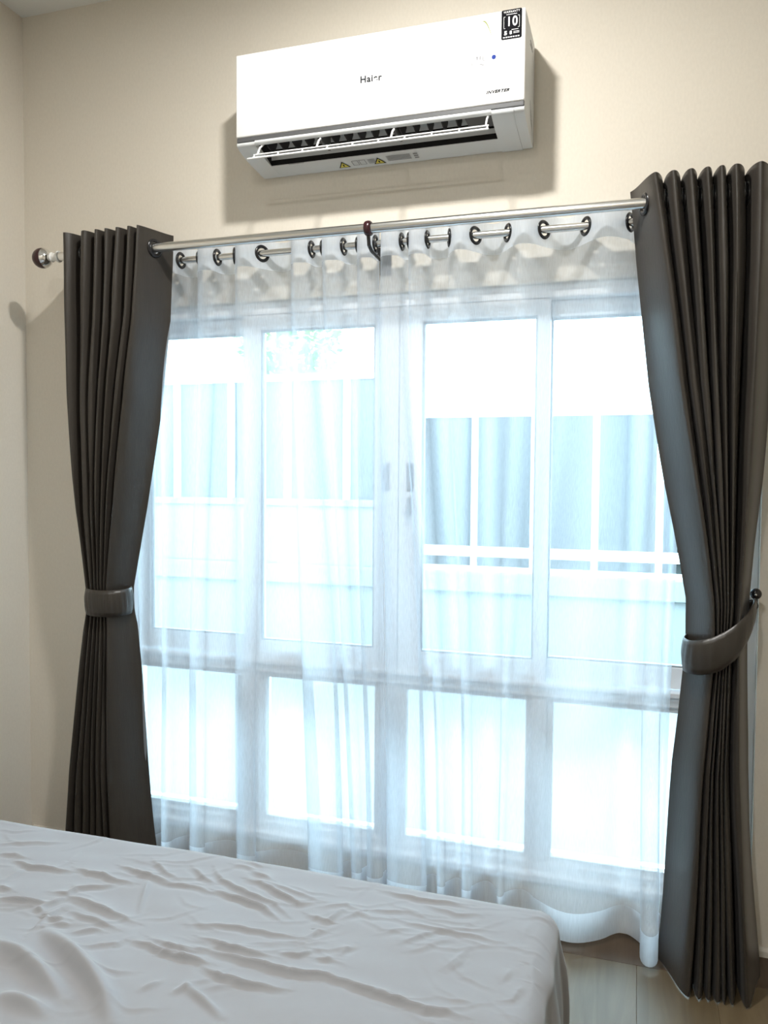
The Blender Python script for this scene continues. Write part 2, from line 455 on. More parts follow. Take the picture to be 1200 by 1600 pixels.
# ================================================================== CURTAIN RODS
RY, RZ, RR = -.17, 2.008, .014            # front rod
SY, SZ, SR = -.07, 1.993, .0105           # rear rod
rod = empty('curtain_rod', (-.70, RY, RZ), 'thick silver front curtain rod carrying the two charcoal drapes', 'curtain rod')
MB().tube([(-1.80, RY, RZ), (-1.2, RY, RZ), (-.6, RY, RZ), (0, RY, RZ), (.46, RY, RZ)], RR, 24).build('pole', M['chrome'], rod, smooth=True, angle=40)
for sx, ex in ((-1, -1.80), (1, .46)):
    f = empty('finial', (ex, RY, RZ)); f.parent = rod; f.matrix_parent_inverse = rod.matrix_basis.inverted()
    MB().lathe_x((ex, RY, RZ), [(0, .017), (sx*.004, .0185), (sx*.008, .017), (sx*.012, .0125), (sx*.026, .0125), (sx*.03, .016), (sx*.034, .013), (sx*.038, .010)], 24).build('neck', M['clear'], f, smooth=True, angle=40)
    cx = ex + sx*.068
    MB().sphere((cx, RY, RZ), .0325, 28, 18).build('ball', M['burgundy'], f, smooth=True)
    MB().lathe_x((cx, RY, RZ), [(-sx*.0335*math.cos(a), .0335*math.sin(a)) for a in [.12 + .16*k for k in range(8)]], 28).build('cap', M['mirror'], f, smooth=True, angle=60)
rod2 = empty('curtain_rod', (-.70, SY, SZ), 'thinner silver rear curtain rod carrying the sheer white panels', 'curtain rod')
MB().tube([(-1.72, SY, SZ), (-1.0, SY, SZ), (-.3, SY, SZ), (.43, SY, SZ)], SR, 20).build('pole', M['chrome'], rod2, smooth=True, angle=40)
for ex, sx in ((-1.72, -1), (.43, 1)):
    MB().lathe_x((ex, SY, SZ), [(0, .0125), (sx*.012, .0125), (sx*.015, .009)], 20).build('end_cap', M['black'], rod2, smooth=True, angle=40)
br = empty('rod_bracket', (-.744, 0, 1.955), 'dark burgundy and black bracket holding both rods where the sheers meet', 'bracket')
MB().torus((-.744, RY, RZ), (1,0,0), .0178, .0038, 24, 8, flat=2.6).build('clip', M['burgundy'], br, smooth=True)
mb = MB()
mb.tube([(-.744, RY, RZ-.020), (-.744, RY+.006, RZ-.045), (-.744, RY+.03, 1.953), (-.744, SY, 1.950), (-.744, -.006, 1.950)], .0055, 10)
mb.tube([(-.744, SY, 1.950), (-.744, SY, SZ-.013)], .005, 10)
mb.build('arm', M['black'], br, smooth=True, angle=40)
MB().bbox(-.762, -.726, -.008, 0, 1.915, 1.985, .003).build('wall_plate', M['black'], br)

# ================================================================== SHEER CURTAINS
def sheer(name, label, top, bot, special, pinch, z0=.016, ztop=2.036, zhead=1.946, zhem=.098):
    root = empty(name, ((top[0]+top[-1])/2, SY, z0), label, 'curtain', 'sheer white curtains on the rear rod')
    n = len(top)-1
    rg = random.Random(len(label))
    ph = [rg.uniform(0, 6.28) for _ in range(n+1)]
    def pt(i, t, z):
        h = min(1, max(0, (z - .10)/1.88))                    # 1 at the rod, 0 at the hem
        k = h*h*(3-2*h)*.65 + h*.35
        def cx(j):
            return lerp(bot[j], top[j], k) + (.010*math.sin(z*2.3 + ph[j]) * math.sin(PI*h) if 0 < j < n else 0)
        x0, x1 = cx(i), cx(i+1)
        L = abs(x1-x0)
        at = min(.050, max(.020, .018 + .32*abs(top[i+1]-top[i])))
        ab = special.get(i, min(.056, max(.028, .022 + .36*abs(bot[i+1]-bot[i]))))
        a = lerp(ab, at, h**.8)
        s = -1 if i % 2 == 0 else 1
        if min(top[i], top[i+1]) > .0 or max(top[i], top[i+1]) < -1.45: a = lerp(a, min(a, .02), h)
        yc = lerp(-.078, SY, h)
        if s > 0: a = min(a, .050)
        y = yc + s*a*math.sin(PI*t)
        # narrow loops belly out a little like an omega
        bt = .16*min(L, .06) if L < .075 else 0
        x = lerp(x0, x1, t) - lerp(pinch.get(i, 0), bt, h**1.5)*math.sin(2*PI*t)
        y += .004*noise.noise(Vector((x*9, z*2.2, i*3.1)))*(1-h)
        return (x, min(y, -.014), z)
    def strip(zs, cols, nm, m, holes=False):
        mb = MB(); cells = []
        cs = [(i, k/cols) for i in range(n) for k in range(cols)] + [(n-1, 1.0)]
        P = [[pt(i, t, z) for (i, t) in cs] for z in zs]
        w = len(cs)
        vs = [p for r in P for p in r]
        fs = []
        for r in range(len(zs)-1):
            for c in range(w-1):
                if holes:
                    q = [Vector(P[r][c]), Vector(P[r+1][c+1])]
                    mid = (q[0]+q[1])/2
                    j = cs[c][0] + (1 if cs[c][1] > .5 else 0)
                    if 0 < j < n and (mid - GP[j]).length < .0185: continue
                fs.append((r*w+c, r*w+c+1, (r+1)*w+c+1, (r+1)*w+c))
        mb.add(vs, fs)
        return mb.build(nm, m, root, smooth=True)
    GP = [Vector(pt(min(i, n-1), 0.0 if i < n else 1.0, SZ)) for i in range(n+1)]
    body_z = [lerp(zhem, zhead, k/90) for k in range(91)]
    strip(body_z, 14, 'sheer_panel', M['sheer'])
    strip([lerp(zhead, ztop, k/24) for k in range(25)], 22, 'heading_tape', M['sheer_thick'], True)
    # weighted hem: doubled cloth rolled under at the floor
    hm = strip([lerp(z0, zhem, k/8) for k in range(9)], 14, 'hem', M['sheer_hem'])
    for j in range(1, n):
        a, b = Vector(pt(j-1, .97, SZ)), Vector(pt(j, .03, SZ))
        t = (b-a); t.z = 0; t.normalize()
        MB().torus(GP[j], (-t.y, t.x, 0), .0215, .0052, 26, 8, flat=.75).build('grommet', M['black'], root, smooth=True)
    return root
sheer('sheer_curtain', 'sheer white curtain panel left of the rod bracket, beside the left drape',
      [-1.60,-1.54,-1.48,-1.414,-1.344,-1.282,-1.221,-1.126,-1.022,-.96,-.922,-.856,-.809,-.755,-.7475],
      [-1.546,-1.52,-1.48,-1.44,-1.358,-1.33,-1.183,-1.148,-.915,-.865,-.803,-.785,-.752,-.715,-.704], {8: .05, 12: .045},
      {0: .004, 2: .006, 4: .020, 6: .024, 8: .045, 10: .012, 12: .014})
sheer('sheer_curtain', 'sheer white curtain panel right of the rod bracket, its edge fold touching the floor',
      [-.735,-.674,-.65,-.596,-.532,-.455,-.363,-.262,-.149,-.032,.03,.085,.12],
      [-.668,-.595,-.537,-.522,-.462,-.445,-.365,-.345,-.26,-.06,.035,.075,.088], {10: .105, 9: .04, 7: .035},
      {0: .042, 2: .008, 4: .010, 6: .004, 8: 0, 10: .012})

# ================================================================== DARK DRAPES
def drape(name, label, xl, xr, s_top, s_tie, s_bot, amp, yc, ztie, z0=.004, ztop=2.062):
    """s_*: positions (0..1) of the front folds; the rear folds lie between them"""
    root = empty(name, ((xl[0][1]+xr[0][1])/2, RY, z0), label, 'curtain', 'charcoal drapes on the front rod')
    def nodes(s):
        out = [0.0]
        for a, b in zip(s[:-1], s[1:]):
            out += [a, (a+b)/2]
        return out + [s[-1], 1.0]
    NT, NM, NB = nodes(s_top), nodes(s_tie), nodes(s_bot)
    n = len(NT)-1
    def pt(i, t, z):
        if z >= ztie:
            h = (z-ztie)/(ztop-ztie); h = h**.85
            s0, s1 = lerp(NM[i], NT[i], h), lerp(NM[i+1], NT[i+1], h)
        else:
            h = (ztie-z)/(ztie-z0); h = h**.7
            s0, s1 = lerp(NM[i], NB[i], h), lerp(NM[i+1], NB[i+1], h)
        a = interp(amp, z); c = interp(yc, z)
        edge = i == 0 or i == n-1
        q = t if i % 2 == 0 else 1-t                       # 0 at the rear fold, 1 at the front fold
        if edge:
            f = (1-math.cos(PI*q))/2*.5 + q*.5
        else:
            f = math.sqrt(max(0, 1-(1-q)**2))               # full round front column, tight rear pleat
            if f < .999: f = f**.9
        y = c + lerp(a, -a, f)
        X0, X1 = interp(xl, z), interp(xr, z)
        x = lerp(X0, X1, lerp(s0, s1, t))
        away = min(1, abs(z-ztie)/.25) * min(1, max(0, (ztop-z)/.15))
        x += .006*noise.noise(Vector((i*1.7+t*.9, z*2.6, 3.3)))*away
        y += .010*noise.noise(Vector((i*2.1+t*.9, z*2.1, 9.3)))*away
        return (x, y, z)
    cols = 12
    def tt(i, k):
        u = k/cols
        if i == 0 or i == n-1: return u
        return u*u*(1.6-.6*u) if i % 2 == 0 else 1-(1-u)**2*(1.6-.6*(1-u))
    cs = [(i, tt(i, k)) for i in range(n) for k in range(cols)] + [(n-1, 1.0)]
    zs = [lerp(z0, 1.94, k/110) for k in range(111)] + [lerp(1.94, ztop, k/26) for k in range(1, 27)]
    TG = [.5 if i in (0, n-1) else (.115 if i % 2 == 0 else .885) for i in range(n)]
    GP = [Vector(pt(i, TG[i], RZ)) for i in range(n)]
    P = [[pt(i, t, z) for (i, t) in cs] for z in zs]
    w = len(cs); vs = [p for r in P for p in r]; fs = []
    for r in range(len(zs)-1):
        for c in range(w-1):
            mid = (Vector(P[r][c]) + Vector(P[r+1][c+1]))/2
            if (mid - GP[cs[c][0]]).length < .0195: continue
            fs.append((r*w+c, r*w+c+1, (r+1)*w+c+1, (r+1)*w+c))
    mb = MB(); mb.add(vs, fs)
    o = mb.build('drape_panel', M['curtain'], root, smooth=True)
    md = o.modifiers.new('cloth_thickness', 'SOLIDIFY'); md.thickness = .0018; md.offset = 0; md.use_rim = False
    for i in range(n):
        a, b = Vector(pt(i, TG[i]-.04, RZ)), Vector(pt(i, TG[i]+.04, RZ)); t = b-a; t.z = 0; t.normalize()
        MB().torus(GP[i], (-t.y, t.x, 0), .0235, .0068, 26, 8, flat=.8).build('grommet', M['black'], root, smooth=True)
    return root
drape('drape', 'charcoal satin drape tied back at the left end of the front rod, behind the bed',
      [(2.062,-1.765),(1.80,-1.765),(1.55,-1.76),(1.18,-1.735),(.94,-1.708),(.86,-1.706),(.80,-1.717),(.55,-1.745),(.33,-1.773),(.11,-1.788),(0,-1.80)],
      [(2.062,-1.42),(1.79,-1.428),(1.55,-1.458),(1.18,-1.520),(.94,-1.567),(.86,-1.566),(.81,-1.556),(.56,-1.541),(.36,-1.525),(.15,-1.503),(0,-1.485)],
      [.087,.304,.435,.536,.655,.777,.87], [.08,.20,.30,.38,.46,.54,.62], [.09,.22,.33,.43,.53,.62,.71],
      [(2.062,.064),(1.6,.062),(1.2,.05),(.90,.036),(.7,.045),(.3,.055),(0,.06)],
      [(2.062,-.168),(1.3,-.160),(.90,-.150),(.4,-.155),(0,-.16)], .90)
drape('drape', 'charcoal satin drape tied back at the right end of the front rod, reaching the floor',
      [(2.062,-.033),(1.88,-.015),(1.547,.025),(1.299,.069),(1.135,.101),(.988,.128),(.87,.130),(.79,.124),(.55,.104),(.38,.097),(.12,.083),(0,.076)],
      [(2.062,.335),(1.85,.333),(1.54,.320),(1.30,.305),(1.14,.292),(1.0,.283),(.88,.279),(.80,.281),(.57,.287),(.41,.297),(.16,.318),(.01,.33)],
      [.16,.28,.39,.493,.58,.667,.82], [.44,.50,.545,.585,.625,.665,.80], [.28,.38,.47,.55,.62,.68,.83],
      [(2.062,.064),(1.6,.062),(1.2,.05),(.87,.040),(.7,.046),(.3,.062),(0,.074)],
      [(2.062,-.168),(1.3,-.162),(.87,-.152),(.4,-.165),(0,-.185)], .87)

# ------------------------------------------------------------------ tiebacks
def band(name, label, path, half, closed):
    """strap of cloth along a path of (x, y, z) points with a half height per point"""
    P = [Vector(p) for p in path]; n = len(P)
    sub = 6; pts = []; hs = []
    rng = range(n if closed else n-1)
    for i in rng:
        p0, p1, p2, p3 = (P[(i-1) % n], P[i], P[(i+1) % n], P[(i+2) % n]) if closed else (P[max(i-1,0)], P[i], P[i+1], P[min(i+2,n-1)])
        for k in range(sub):
            t = k/sub
            pts.append(0.5*((2*p1) + (p2-p0)*t + (2*p0-5*p1+4*p2-p3)*t*t + (3*p1-p0-3*p2+p3)*t**3))
            hs.append(lerp(half[i], half[(i+1) % n], t))
    if not closed: pts.append(P[-1]); hs.append(half[-1])
    cx = sum((p for p in P), Vector())/n
    vs = []; fs = []; m = 7
    for i, p in enumerate(pts):
        out = Vector((p.x-cx.x, p.y-cx.y, 0)).normalized()
        for k in range(m):
            q = k/(m-1)*2-1
            bulge = .004*(1-q*q) + .0016*math.sin(i*1.9+q*2.0)*(1-q*q)
            vs.append(p + Vector((0,0,hs[i]*q)) + out*bulge)
    N = len(pts)
    for i in range(N if closed else N-1):
        j = (i+1) % N
        for k in range(m-1):
            fs.append((i*m+k, j*m+k, j*m+k+1, i*m+k+1))
    mb = MB(); mb.add(vs, fs)
    o = mb.build(name, M['curtain'], None, smooth=True)
    md = o.modifiers.new('cloth_thickness', 'SOLIDIFY'); md.thickness = .004; md.offset = 1
    return tag(o, label, 'tieback', 'charcoal curtain tiebacks')
el = [(-1.637 + .074*math.cos(a), -.150 + .054*math.sin(a), .895 + .004*math.sin(a)) for a in [2*PI*k/14 for k in range(14)]]
band('tieback', 'charcoal satin tieback wrapped round the left drape', el, [.042]*14, True)
band('tieback', 'charcoal satin tieback round the right drape, rising to a wall hook',
     [(.297,-.078,.978),(.283,-.150,.953),(.250,-.200,.908),(.207,-.214,.872),(.165,-.212,.855),(.136,-.190,.850),(.126,-.150,.850),(.142,-.105,.855),(.19,-.075,.88),(.25,-.062,.925),(.295,-.064,.968)],
     [.014,.030,.042,.046,.044,.042,.042,.042,.040,.030,.014], False)
hk = empty('curtain_hook', (.302, 0, .985), 'black ball ended wall hook holding the right tieback', 'hook')
MB().tube([(.302, 0, .962), (.302, -.045, .962), (.302, -.062, .966), (.302, -.07, .985), (.302, -.072, 1.0)], .0055, 12).build('arm', M['black'], hk, smooth=True, angle=50)
MB().tube([(.302, -.0005, .962), (.302, -.006, .962)], .016, 20).build('wall_plate', M['black'], hk, smooth=True, angle=40)
kb = MB(); kb.sphere((.302, -.074, 1.003), .0145, 20, 14, sy=.75); kb.build('knob', M['black'], hk, smooth=True)
MB().sphere((.3005, -.0845, 1.002), .0032, 12, 8).build('screw_cap', M['mirror'], hk, smooth=True)

# ================================================================== AIR CONDITIONER
AX0, AX1 = -1.147, -.304
ac = empty('air_conditioner', ((AX0+AX1)/2, 0, 2.245), 'white split air conditioner mounted on the wall above the curtain rods', 'air conditioner')
def arc(pts, sub=5):
    """rounded polyline (Catmull-Rom) through (y, z) points"""
    out = []
    n = len(pts)
    for i in range(n-1):
        p0, p1, p2, p3 = pts[max(i-1,0)], pts[i], pts[i+1], pts[min(i+2,n-1)]
        for k in range(sub):
            t = k/sub
            out.append(tuple(.5*(2*p1[j] + (p2[j]-p0[j])*t + (2*p0[j]-5*p1[j]+4*p2[j]-p3[j])*t*t + (3*p1[j]-p0[j]-3*p2[j]+p3[j])*t**3) for j in (0, 1)))
    return out + [pts[-1]]
under = arc([(-.192,2.284),(-.196,2.277),(-.185,2.268),(-.135,2.256),(-.075,2.249),(-.02,2.244),(-.004,2.247)])
top_ = [(0,2.252),(0,2.520),(-.006,2.530),(-.03,2.5335),(-.178,2.5335),(-.182,2.528)]
OXa, OXb = -1.088, -.392                         # outlet opening
mb = MB()
full = under + top_
mb.prism_x(full, AX0, OXa); mb.prism_x(full, OXb, AX1)
back_under = arc([(-.083,2.250),(-.05,2.247),(-.02,2.244),(-.004,2.247)])
mb.prism_x([(-.083,2.250)] + back_under[1:] + top_ + [(-.182,2.330),(-.15,2.345),(-.11,2.335),(-.088,2.29)], OXa, OXb)
mb.build('housing', M['ac_body'], ac, smooth=True, angle=28)
# slightly raised right hand cover with two steps
mb = MB()
raise_ = [(y-.0022 if y < -.02 else y, z-.0022) for y, z in under]
mb.prism_x(raise_ + [(-.01,2.27),(-.18,2.29)], OXb+.001, AX1-.028)
mb.build('end_cover', M['ac_body'], ac, smooth=True, angle=28)
# lip above the outlet
MB().prism_x(arc([(-.182,2.290),(-.197,2.283),(-.198,2.276),(-.190,2.271),(-.182,2.276)], 3), OXa, OXb).build('outlet_lip', M['ac_body'], ac, smooth=True, angle=40)
# front plate: glossy panel with softly rounded edges
mb = MB(); mb.bbox(AX0-.001, AX1+.001, -.2005, -.182, 2.2955, 2.5335, .004)
mb.build('front_panel', M['ac_white'], ac, smooth=True, angle=50)
MB().bbox(AX0+.0005, AX1-.0005, -.197, -.180, 2.2825, 2.297, .002).build('seam_trim', M['ac_grey'], ac)
# duct liner and vanes seen through the outlet
mb = MB()
lin = arc([(-.084,2.2515),(-.089,2.29),(-.11,2.333),(-.15,2.343),(-.185,2.325),(-.188,2.285)], 4)
vs = [(x, y, z) for x in (OXa+.001, OXb-.001) for (y, z) in lin]; k_ = len(lin)
mb.add(vs, [(i, i+1, k_+i+1, k_+i) for i in range(k_-1)])
mb.add([(OXa+.001, y, z) for y, z in lin], [tuple(range(k_))]); mb.add([(OXb-.001, y, z) for y, z in lin], [tuple(range(k_))])
mb.build('duct', M['ac_dark'], ac, smooth=True, angle=40)
MB().box(-.465, OXb-.002, -.186, -.12, 2.272, 2.325).build('duct_end', M['ac_grey'], ac)
for i in range(15):
    x = OXa + .03 + i*.0405
    if x > -.48: break
    prof = [(-.178,2.273),(-.150,2.268),(-.125,2.275),(-.112,2.300),(-.125,2.322),(-.165,2.326),(-.182,2.30)]
    vs = [(x + .003*((z-2.268)/.06) + dx, y, z) for dx in (-.0014, .0014) for y, z in prof]; q = len(prof)
    m2 = MB(); m2.add(vs, [tuple(range(q))[::-1], tuple(range(q, 2*q))] + [(a, (a+1) % q, q+(a+1) % q, q+a) for a in range(q)])
    m2.build('vane', M['ac_vane'], ac)
for x in (-.885, -.665):
    MB().bbox(x-.004, x+.004, -.188, -.115, 2.262, 2.322, .0015).build('duct_divider', M['ac_grey'], ac)
# open louver: slim grille bar with eight windows, carried by pins
lv = empty('louver', (-.74, -.21, 2.232)); lv.parent = ac; lv.matrix_parent_inverse = ac.matrix_basis.inverted()
LX0, LX1 = -1.082, -.394
p0, p1 = Vector((0, -.223, 2.2215)), Vector((0, -.2155, 2.2345)); d_ = (p1-p0); nr = Vector((0, -d_.z, d_.y)).normalized()*.0017
def lbar(mb, xa, xb, ta, tb):
    a, b = p0 + d_*ta, p0 + d_*tb
    pr_ = [a-nr, b-nr, b+nr, a+nr]
    mb.prism_x([(p.y, p.z) for p in pr_], xa, xb)
mb = MB(); lbar(mb, LX0, LX1, 0, .22); lbar(mb, LX0, LX1, .80, 1.0)
nw = 9
for i in range(nw+1):
    x = lerp(LX0+.003, LX1-.003, i/nw); lbar(mb, x-.0018, x+.0018, .1, .9)
mb.prism_x([(-.2275,2.2200),(-.2255,2.2180),(-.2225,2.2215),(-.2245,2.2235)], LX0-.016, LX1+.001)
mb.build('grille_bar', M['ac_white'], lv)
for x in (-1.07, -.885, -.665, -.402):
    MB().tube([(x, -.2155, 2.2345), (x, -.200, 2.258), (x, -.178, 2.276)], .0028, 8).build('pin', M['ac_white'], lv, smooth=True, angle=40)
# grilles on the right-hand side
for z in (2.50, 2.49): MB().box(AX1-.0005, AX1+.0006, -.095, -.05, z, z+.003).build('side_slot', M['ac_grey'], ac)
mb = MB()
for k in range(3): mb.add([(AX1+.0008, -.09+.012*k, 2.345-.020*k), (AX1+.0008, -.06+.012*k, 2.31-.020*k), (AX1+.0008, -.06+.012*k, 2.304-.020*k), (AX1+.0008, -.09+.012*k, 2.339-.020*k)], [(0,1,2,3)])
tag(mb.build('side_print', M['ac_grey'], ac), kind='stuff')

def letters(name, body, size, loc, m, parent, rot=(PI/2, 0, 0), shear=0.0, bold=0.0, align='CENTER', sx=1.0):
    cu = bpy.data.curves.new(name, 'FONT')
    cu.body = body; cu.size = size; cu.align_x = align; cu.align_y = 'CENTER'; cu.extrude = .0003; cu.shear = shear; cu.space_character = 1.12; cu.offset = bold
    t = bpy.data.objects.new(name, cu); C.objects.link(t)
    bpy.context.view_layer.update()
    dg = bpy.context.evaluated_depsgraph_get()
    me = bpy.data.meshes.new_from_object(t.evaluated_get(dg)); me.name = name
    bpy.data.objects.remove(t); bpy.data.curves.remove(cu)
    me.transform(Matrix.Diagonal((sx, 1, 1, 1)))
    me.transform(Matrix.Translation(loc) @ Matrix.Rotation(rot[2], 4, 'Z') @ Matrix.Rotation(rot[0], 4, 'X'))
    me.materials.clear(); me.materials.append(m)
    o = bpy.data.objects.new(name, me); C.objects.link(o)
    o.parent = parent; o.matrix_parent_inverse = parent.matrix_basis.inverted()
    return o
FYa = -.2008
letters('lettering', 'Haier', .0255, (-.7295, FYa, 2.4085), M['ink'], ac, bold=.0007)
letters('lettering', 'INVERTER', .0105, (-.3745, FYa, 2.326), M['ink'], ac, shear=.35, sx=1.2, bold=.0004)
# faint display marks and the blue indicator
mb = MB()
for x, z, w, h in ((-.440,2.419,.002,.006),(-.4335,2.421,.0045,.002),(-.432,2.415,.003,.009),(-.424,2.415,.003,.010),(-.416,2.413,.002,.010),(-.4145,2.411,.005,.002),(-.445,2.402,.002,.008),(-.4435,2.400,.004,.0015),(-.424,2.402,.008,.002),(-.420,2.399,.008,.002)):
    mb.box(x, x+w, -.2009, -.2004, z, z+h)
mb.build('display_mark', M['ink_pale'], ac)
mb = MB(); mb.tube([(-.3855, -.2004, 2.4165), (-.3855, -.2012, 2.4165)], .0058, 24); mb.build('indicator', M['ink_blue'], ac, smooth=True, angle=40)
mb = MB()
pts = [(-.418 + .0005*k*3, 2.5135 + .0035*math.sin(k/12*PI*.9) - (.00012*k*k)) for k in range(19)]
mb.add([(x, -.2008, z) for x, z in pts] + [(x-.0008, -.2008, z-.0045*math.sin(PI*(i+.5)/19.5)) for i, (x, z) in enumerate(pts)], [(i, i+1, 20+i, 19+i) for i in range(18)])
mb.build('sticker_edge', M['ink_lime'], ac)
# warranty sticker
st = empty('sticker', (-.3395, -.2005, 2.495)); st.parent = ac; st.matrix_parent_inverse = ac.matrix_basis.inverted()
mb = MB(); sx0, sx1, sz0, sz1 = -.3665, -.3125, 2.4565, 2.5325; r = .004; loop = []
for cx, cz, a0 in ((sx1-r, sz1-r, 0), (sx0+r, sz1-r, PI/2), (sx0+r, sz0+r, PI), (sx1-r, sz0+r, 1.5*PI)):
    loop += [(cx + r*math.cos(a0+k*PI/8), cz + r*math.sin(a0+k*PI/8)) for k in range(5)]
n_ = len(loop)
mb.add([(x, -.2004, z) for x, z in loop] + [(x, -.2010, z) for x, z in loop], [tuple(range(n_)), tuple(range(n_, 2*n_))] + [(i, (i+1) % n_, n_+(i+1) % n_, n_+i) for i in range(n_)])
mb.build('sticker_base', M['sticker_black'], st)
ys_ = -.2012; scx = (sx0+sx1)/2
letters('lettering', 'WARRANTY', .0078, (scx, ys_, 2.5265), M['ink_white'], st, sx=.92)
letters('lettering', '10', .0345, (scx+.001, ys_, 2.5005), M['ink_white'], st, sx=.82, bold=.0006)
letters('lettering', '5', .0135, (scx-.0155, ys_, 2.4725), M['ink_white'], st, sx=1.2, bold=.0006)
letters('lettering', '8', .0115, (scx-.002, ys_, 2.4725), M['ink_white'], st, sx=1.0, bold=.0006)
mb = MB()
def dash(x0, x1, z, h=.0012): mb.box(x0, x1, -.2013, -.2009, z, z+h)
dash(sx0+.013, sx1-.013, 2.5195); dash(scx+.005, scx+.0205, 2.474); dash(scx+.005, scx+.0205, 2.4705); dash(scx+.0, scx+.018, 2.4795)
for k in range(7): dash(sx0+.005+k*.0064, sx0+.0095+k*.0064, 2.4605, .0028)
for sgn in (-1, 1):                              # the rounded bracket drawn round the 10
    bx = scx + sgn*.0205
    mb.box(bx-.0004, bx+.0004, -.2013, -.2009, 2.4855, 2.5145)
    mb.box(min(bx, bx-sgn*.004), max(bx, bx-sgn*.004), -.2013, -.2009, 2.5145, 2.5153); mb.box(min(bx, bx-sgn*.004), max(bx, bx-sgn*.004), -.2013, -.2009, 2.4847, 2.4855)
mb.build('print', M['ink_white'], st)
# warning labels on the underside (the flat part behind the outlet)
U0, U1 = Vector((0, -.075, 2.2488)), Vector((0, -.02, 2.2438)); ud = (U1-U0).normalized(); un = Vector((0, ud.z, -ud.y))
if un.z > 0: un = -un
def on_under(x, s, lift): return Vector((x, 0, 0)) + U0 + ud*s + un*lift
wl_o = empty('warning_label', (-.70, -.03, 2.244)); wl_o.parent = ac; wl_o.matrix_parent_inverse = ac.matrix_basis.inverted()
def tri(mb, x, s, w, h, lift): mb.add([on_under(x-w/2, s+h, lift), on_under(x+w/2, s+h, lift), on_under(x, s, lift)], [(0,1,2)])
mbk, mby, mbg = MB(), MB(), MB()
for x in (-.868, -.755):
    tri(mbk, x, .012, .038, .036, .0008); tri(mby, x, .018, .028, .027, .0011)
    mbk.add([on_under(x-.002, .028, .0014), on_under(x+.002, .028, .0014), on_under(x+.002, .040, .0014), on_under(x-.002, .040, .0014)], [(0,1,2,3)])
    mbk.build('warning_border', M['ink'], wl_o); mby.build('warning_triangle', M['yellow'], wl_o)
    mbk, mby = MB(), MB()
def quad(mb, x0, x1, s0, s1, lift): mb.add([on_under(x0, s0, lift), on_under(x1, s0, lift), on_under(x1, s1, lift), on_under(x0, s1, lift)], [(0,1,2,3)])
for x0, x1 in ((-.838,-.818),(-.815,-.795)):
    for a, b, c, d in ((x0, x1, .014, .016), (x0, x1, .040, .042), (x0, x0+.002, .014, .042), (x1-.002, x1, .014, .042)): quad(mbg, a, b, c, d, .0009)
for k in range(4): quad(mbg, -.788, -.766, .016+k*.007, .019+k*.007, .0009)
for k in range(5): quad(mbg, -.728, -.655, .010+k*.0065, .0128+k*.0065, .0009)
for k in range(3): quad(mbg, -.645, -.632, .010+k*.012, .016+k*.012, .0009)
quad(mbg, -1.03, -.98, -.012, -.009, .0009)
tag(mbg.build('print', M['ink_mid'], wl_o), kind='stuff')

